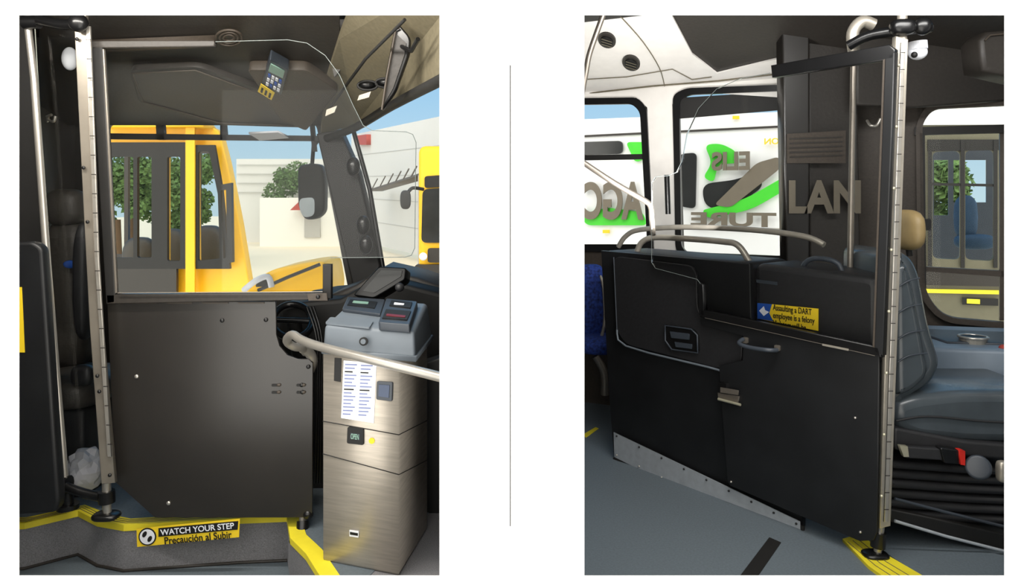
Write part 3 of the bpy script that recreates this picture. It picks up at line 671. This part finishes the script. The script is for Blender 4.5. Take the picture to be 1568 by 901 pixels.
prism('hinge_leaf',[(1380,65),(1386,65),(1360,800),(1354,800)],2.765,.01,M['chrome'],g,bev=.002)
for i in range(28):
    t=i/27; u=1379-t*25; v=80+t*700
    plate('hinge_gap_%d'%(i+1),front(2.755),[(u,v),(u+7,v),(u+7,v+1.2),(u,v+1.2)],M['dark'],g,th=.002,off=.001)
for i in range(8):
    t=i/7; lump('screw_%d'%(i+1),P(1376-t*26,100+t*660,2.767),(.006,)*3,M['brass'],g)
tube('post',[P(1350,790,2.83),P(1344,845,2.83)],.015,M['chrome'],g)
tube('collar',[P(1346,815,2.83),P(1344,838,2.83)],.027,M['blackg'],g)
lump('base_flange',P(1340,850,2.83),(.048,.04,.013),M['blackg'],g,sq=3)
tube('top_clamp',[P(1300,70,2.95),P(1330,55,2.9),P(1370,48,2.85),P(1425,42,2.85)],.02,M['blackg'],g,smooth=4)
tube('top_post',[P(1382,10,2.84),P(1381,62,2.82)],.018,M['alus'],g)
lump('knuckle',P(1382,42,2.8),(.045,.035,.03),M['blackg'],g,sq=3)
lump('clamp_knob',P(1413,40,2.8),(.035,.03,.035),M['blackg'],g)
tube('bent_pipe',[P(1308,80,3.0),P(1306,50,3.0),P(1320,33,3.0),P(1338,38,3.0)],.024,M['alus'],g,smooth=5)
g=grp('security_camera')
lump('dome',P(1405,80,2.9),(.036,.032,.03),M['paper'],g)
cyl('mount',P(1404,64,2.9),P(1405,76,2.9),.036,M['paper'],g)
lump('lens',P(1400,84,2.872),(.012,.012,.012),M['ink'],g)
g=grp('coat_hook')
tube('hook',[P(1328,185,3.6),P(1333,192,3.55),P(1342,192,3.55),P(1348,182,3.55)],.007,M['chrome'],g,smooth=4)
g=grp('driver_seat')
plate('backrest',front(2.93),[(1364,392),(1382,382),(1402,396),(1413,420),(1428,500),(1447,560),(1430,592),(1398,612),(1368,640),(1358,600)],M['vinyl'],g,th=.46,r=.05,bev=.05)
plate('side_bolster',front(2.9),[(1371,410),(1390,402),(1400,440),(1418,540),(1425,575),(1398,600),(1374,610)],M['vinyl'],g,th=.06,r=.04,bev=.025)
for i,v in enumerate((430,470,510,545)): tube('back_stitch_%d'%(i+1),[P(1375,v+10,2.897),P(1392,v,2.897),P(1408+i*4,v-4,2.903)],.003,M['fared'],g,smooth=3)
plate('cushion',front(2.9),[(1369,620),(1400,608),(1470,600),(1600,600),(1600,682),(1480,680),(1400,672),(1370,655)],M['vinyl'],g,th=.5,r=.05,bev=.04)
plate('cushion_top',front(2.96),[(1405,606),(1440,596),(1600,592),(1600,640),(1405,640)],M['vinyl'],g,th=.38,r=.05,bev=.04)
tube('cushion_piping',[P(1372,645,2.895),P(1420,638,2.895),P(1500,645,2.895),P(1560,648,2.895)],.004,M['rubber'],g,smooth=4)
lump('headrest',P(1388,352,3.15),(.035,.12,.085),M['tan'],g,sq=3)
tube('headrest_stem',[P(1390,372,3.15),P(1393,392,3.15)],.012,M['blackm'],g)
plate('side_valance',front(2.88),[(1369,655),(1480,676),(1580,684),(1580,708),(1480,700),(1369,690)],M['rubber'],g,th=.4,r=.02,bev=.01)
plate('buckle_arm',front(2.84),[(1378,684),(1440,688),(1450,706),(1386,702)],M['rubber'],g,th=.03,r=.01,bev=.005)
plate('buckle',front(2.83),[(1440,686),(1470,690),(1474,712),(1446,710)],M['blackg'],g,th=.04,r=.01,bev=.005)
plate('release_button',front(2.82),[(1470,690),(1478,691),(1478,713),(1471,712)],M['red'],g,th=.03)
plate('belt_tongue',front(2.83),[(1378,683),(1390,684),(1392,700),(1384,700)],M['brass'],g,th=.02)
cyl('recliner_knob',P(1498,716,2.86),P(1498,716,2.8),.045,M['fared'],g,bev=.01)
lump('lever',P(1535,722,2.82),(.02,.02,.04),M['alus'],g,sq=4)
for i in range(6):
    v=710+i*15
    plate('bellows_%d'%(i+1),front(2.92+.006*(i%2)),[(1366-i,v-4),(1480,v+5),(1600,v+10),(1600,v+22),(1480,v+17),(1366-i,v+9)],M['rubber'],g,th=.36,r=.02,bev=.014)
plate('slide_base',front(2.9),[(1364,780),(1600,832),(1600,866),(1364,800)],M['blackm'],g,th=.36,bev=.006)
tube('slide_rail',[P(1370,764,2.86),P(1450,785,2.86),P(1560,812,2.86)],.006,M['fared'],g)
tube('slide_rail_2',[P(1370,798,2.86),P(1450,822,2.86),P(1560,850,2.86)],.006,M['alu'],g)
g=grp('side_console')
zcn=CZ-(520-HV)/F*3.5
plate('console_top',level(zcn),[(X(1425,3.3),3.3),(3,3.15),(3,3.7),(X(1425,3.3),3.98)],M['console'],g,th=.6,raw=True,bev=.02)
plate('console_pad',level(zcn+.01),[(X(1450,3.4),3.4),(2.6,3.3),(2.6,3.6),(X(1450,3.4),3.75)],M['fared'],g,th=.02,raw=True,bev=.006)
lump('switch_knob',P(1537,533,3.3),(.02,.02,.015),M['awn'],g)
g=grp('cup_holder')
cp=P(1490,536,3.42)
tube('rim',[cp+Vector((.058*math.cos(t),.058*math.sin(t),.06)) for t in [i*math.pi/12 for i in range(24)]],.006,M['chrome'],g,closed=True)
cyl('bowl',cp+Vector((0,0,.0)),cp+Vector((0,0,.058)),.045,M['alus'],g,r2=.058)
cyl('well',cp+Vector((0,0,.05)),cp+Vector((0,0,.061)),.052,M['ink'],g)
g=grp('passenger_seat')
lump('seat_back',P(905,465,4.75),(.1,.08,.25),M['bseat'],g,sq=4)
lump('seat_cushion',P(915,524,4.65),(.13,.22,.05),M['bseat'],g,sq=4)
tube('frame',[P(912,545,4.6),P(925,570,4.6),P(926,605,4.6)],.025,M['pole'],g,smooth=4)
tube('grab_handle',[P(918,420,4.7),P(924,440,4.65),P(926,490,4.6),P(920,520,4.6)],.01,M['alus'],g,smooth=4)

# =============== light ===============
def area(name,loc,target,sx,sy,power,col):
    l=bpy.data.lights.new(name,'AREA'); l.shape='RECTANGLE'; l.size=sx; l.size_y=sy; l.energy=power; l.color=col
    o=bpy.data.objects.new(name,l); scene.collection.objects.link(o); o.location=loc
    o.rotation_euler=(Vector(target)-Vector(loc)).to_track_quat('-Z','Y').to_euler()
area('cabin_fill_light',(-1.2,2.22,2.13),(-1.2,3.6,.7),1.6,.08,30,(1,.95,.87))  # unseen fill light added above the opening to brighten the left cabin
area('cabin_fill_light.001',(1.1,2.3,2.25),(1.3,3.8,.9),1.6,.3,30,(1,.98,.95))  # same kind of added fill, no fixture, for the right cabin
area('coving_fill_light',(.75,3.55,1.3),(.55,4.2,2.25),.6,.3,15,(1,.98,.95))  # added light without a fixture, aimed up to brighten the ceiling lining
w=bpy.data.worlds.new('sky'); scene.world=w; w.use_nodes=True; nt=w.node_tree
bg=nt.nodes['Background']; tc=nt.nodes.new('ShaderNodeTexCoord'); sx=nt.nodes.new('ShaderNodeSeparateXYZ')
nt.links.new(tc.outputs['Generated'],sx.inputs[0])
r1=nt.nodes.new('ShaderNodeValToRGB'); r1.color_ramp.elements[0].position=.0; r1.color_ramp.elements[0].color=lin((200,228,240))+(1,)
r1.color_ramp.elements[1].position=.3; r1.color_ramp.elements[1].color=lin((92,180,238))+(1,)
nt.links.new(sx.outputs['Z'],r1.inputs[0])
mr=nt.nodes.new('ShaderNodeMapRange'); mr.inputs['From Min'].default_value=.15; mr.inputs['From Max'].default_value=-.4
nt.links.new(sx.outputs['Y'],mr.inputs['Value'])
mx=nt.nodes.new('ShaderNodeMixRGB'); mx.inputs[2].default_value=(2.8,2.7,2.5,1)
nt.links.new(mr.outputs[0],mx.inputs[0]); nt.links.new(r1.outputs[0],mx.inputs[1]); nt.links.new(mx.outputs[0],bg.inputs[0])
bg.inputs[1].default_value=1.0
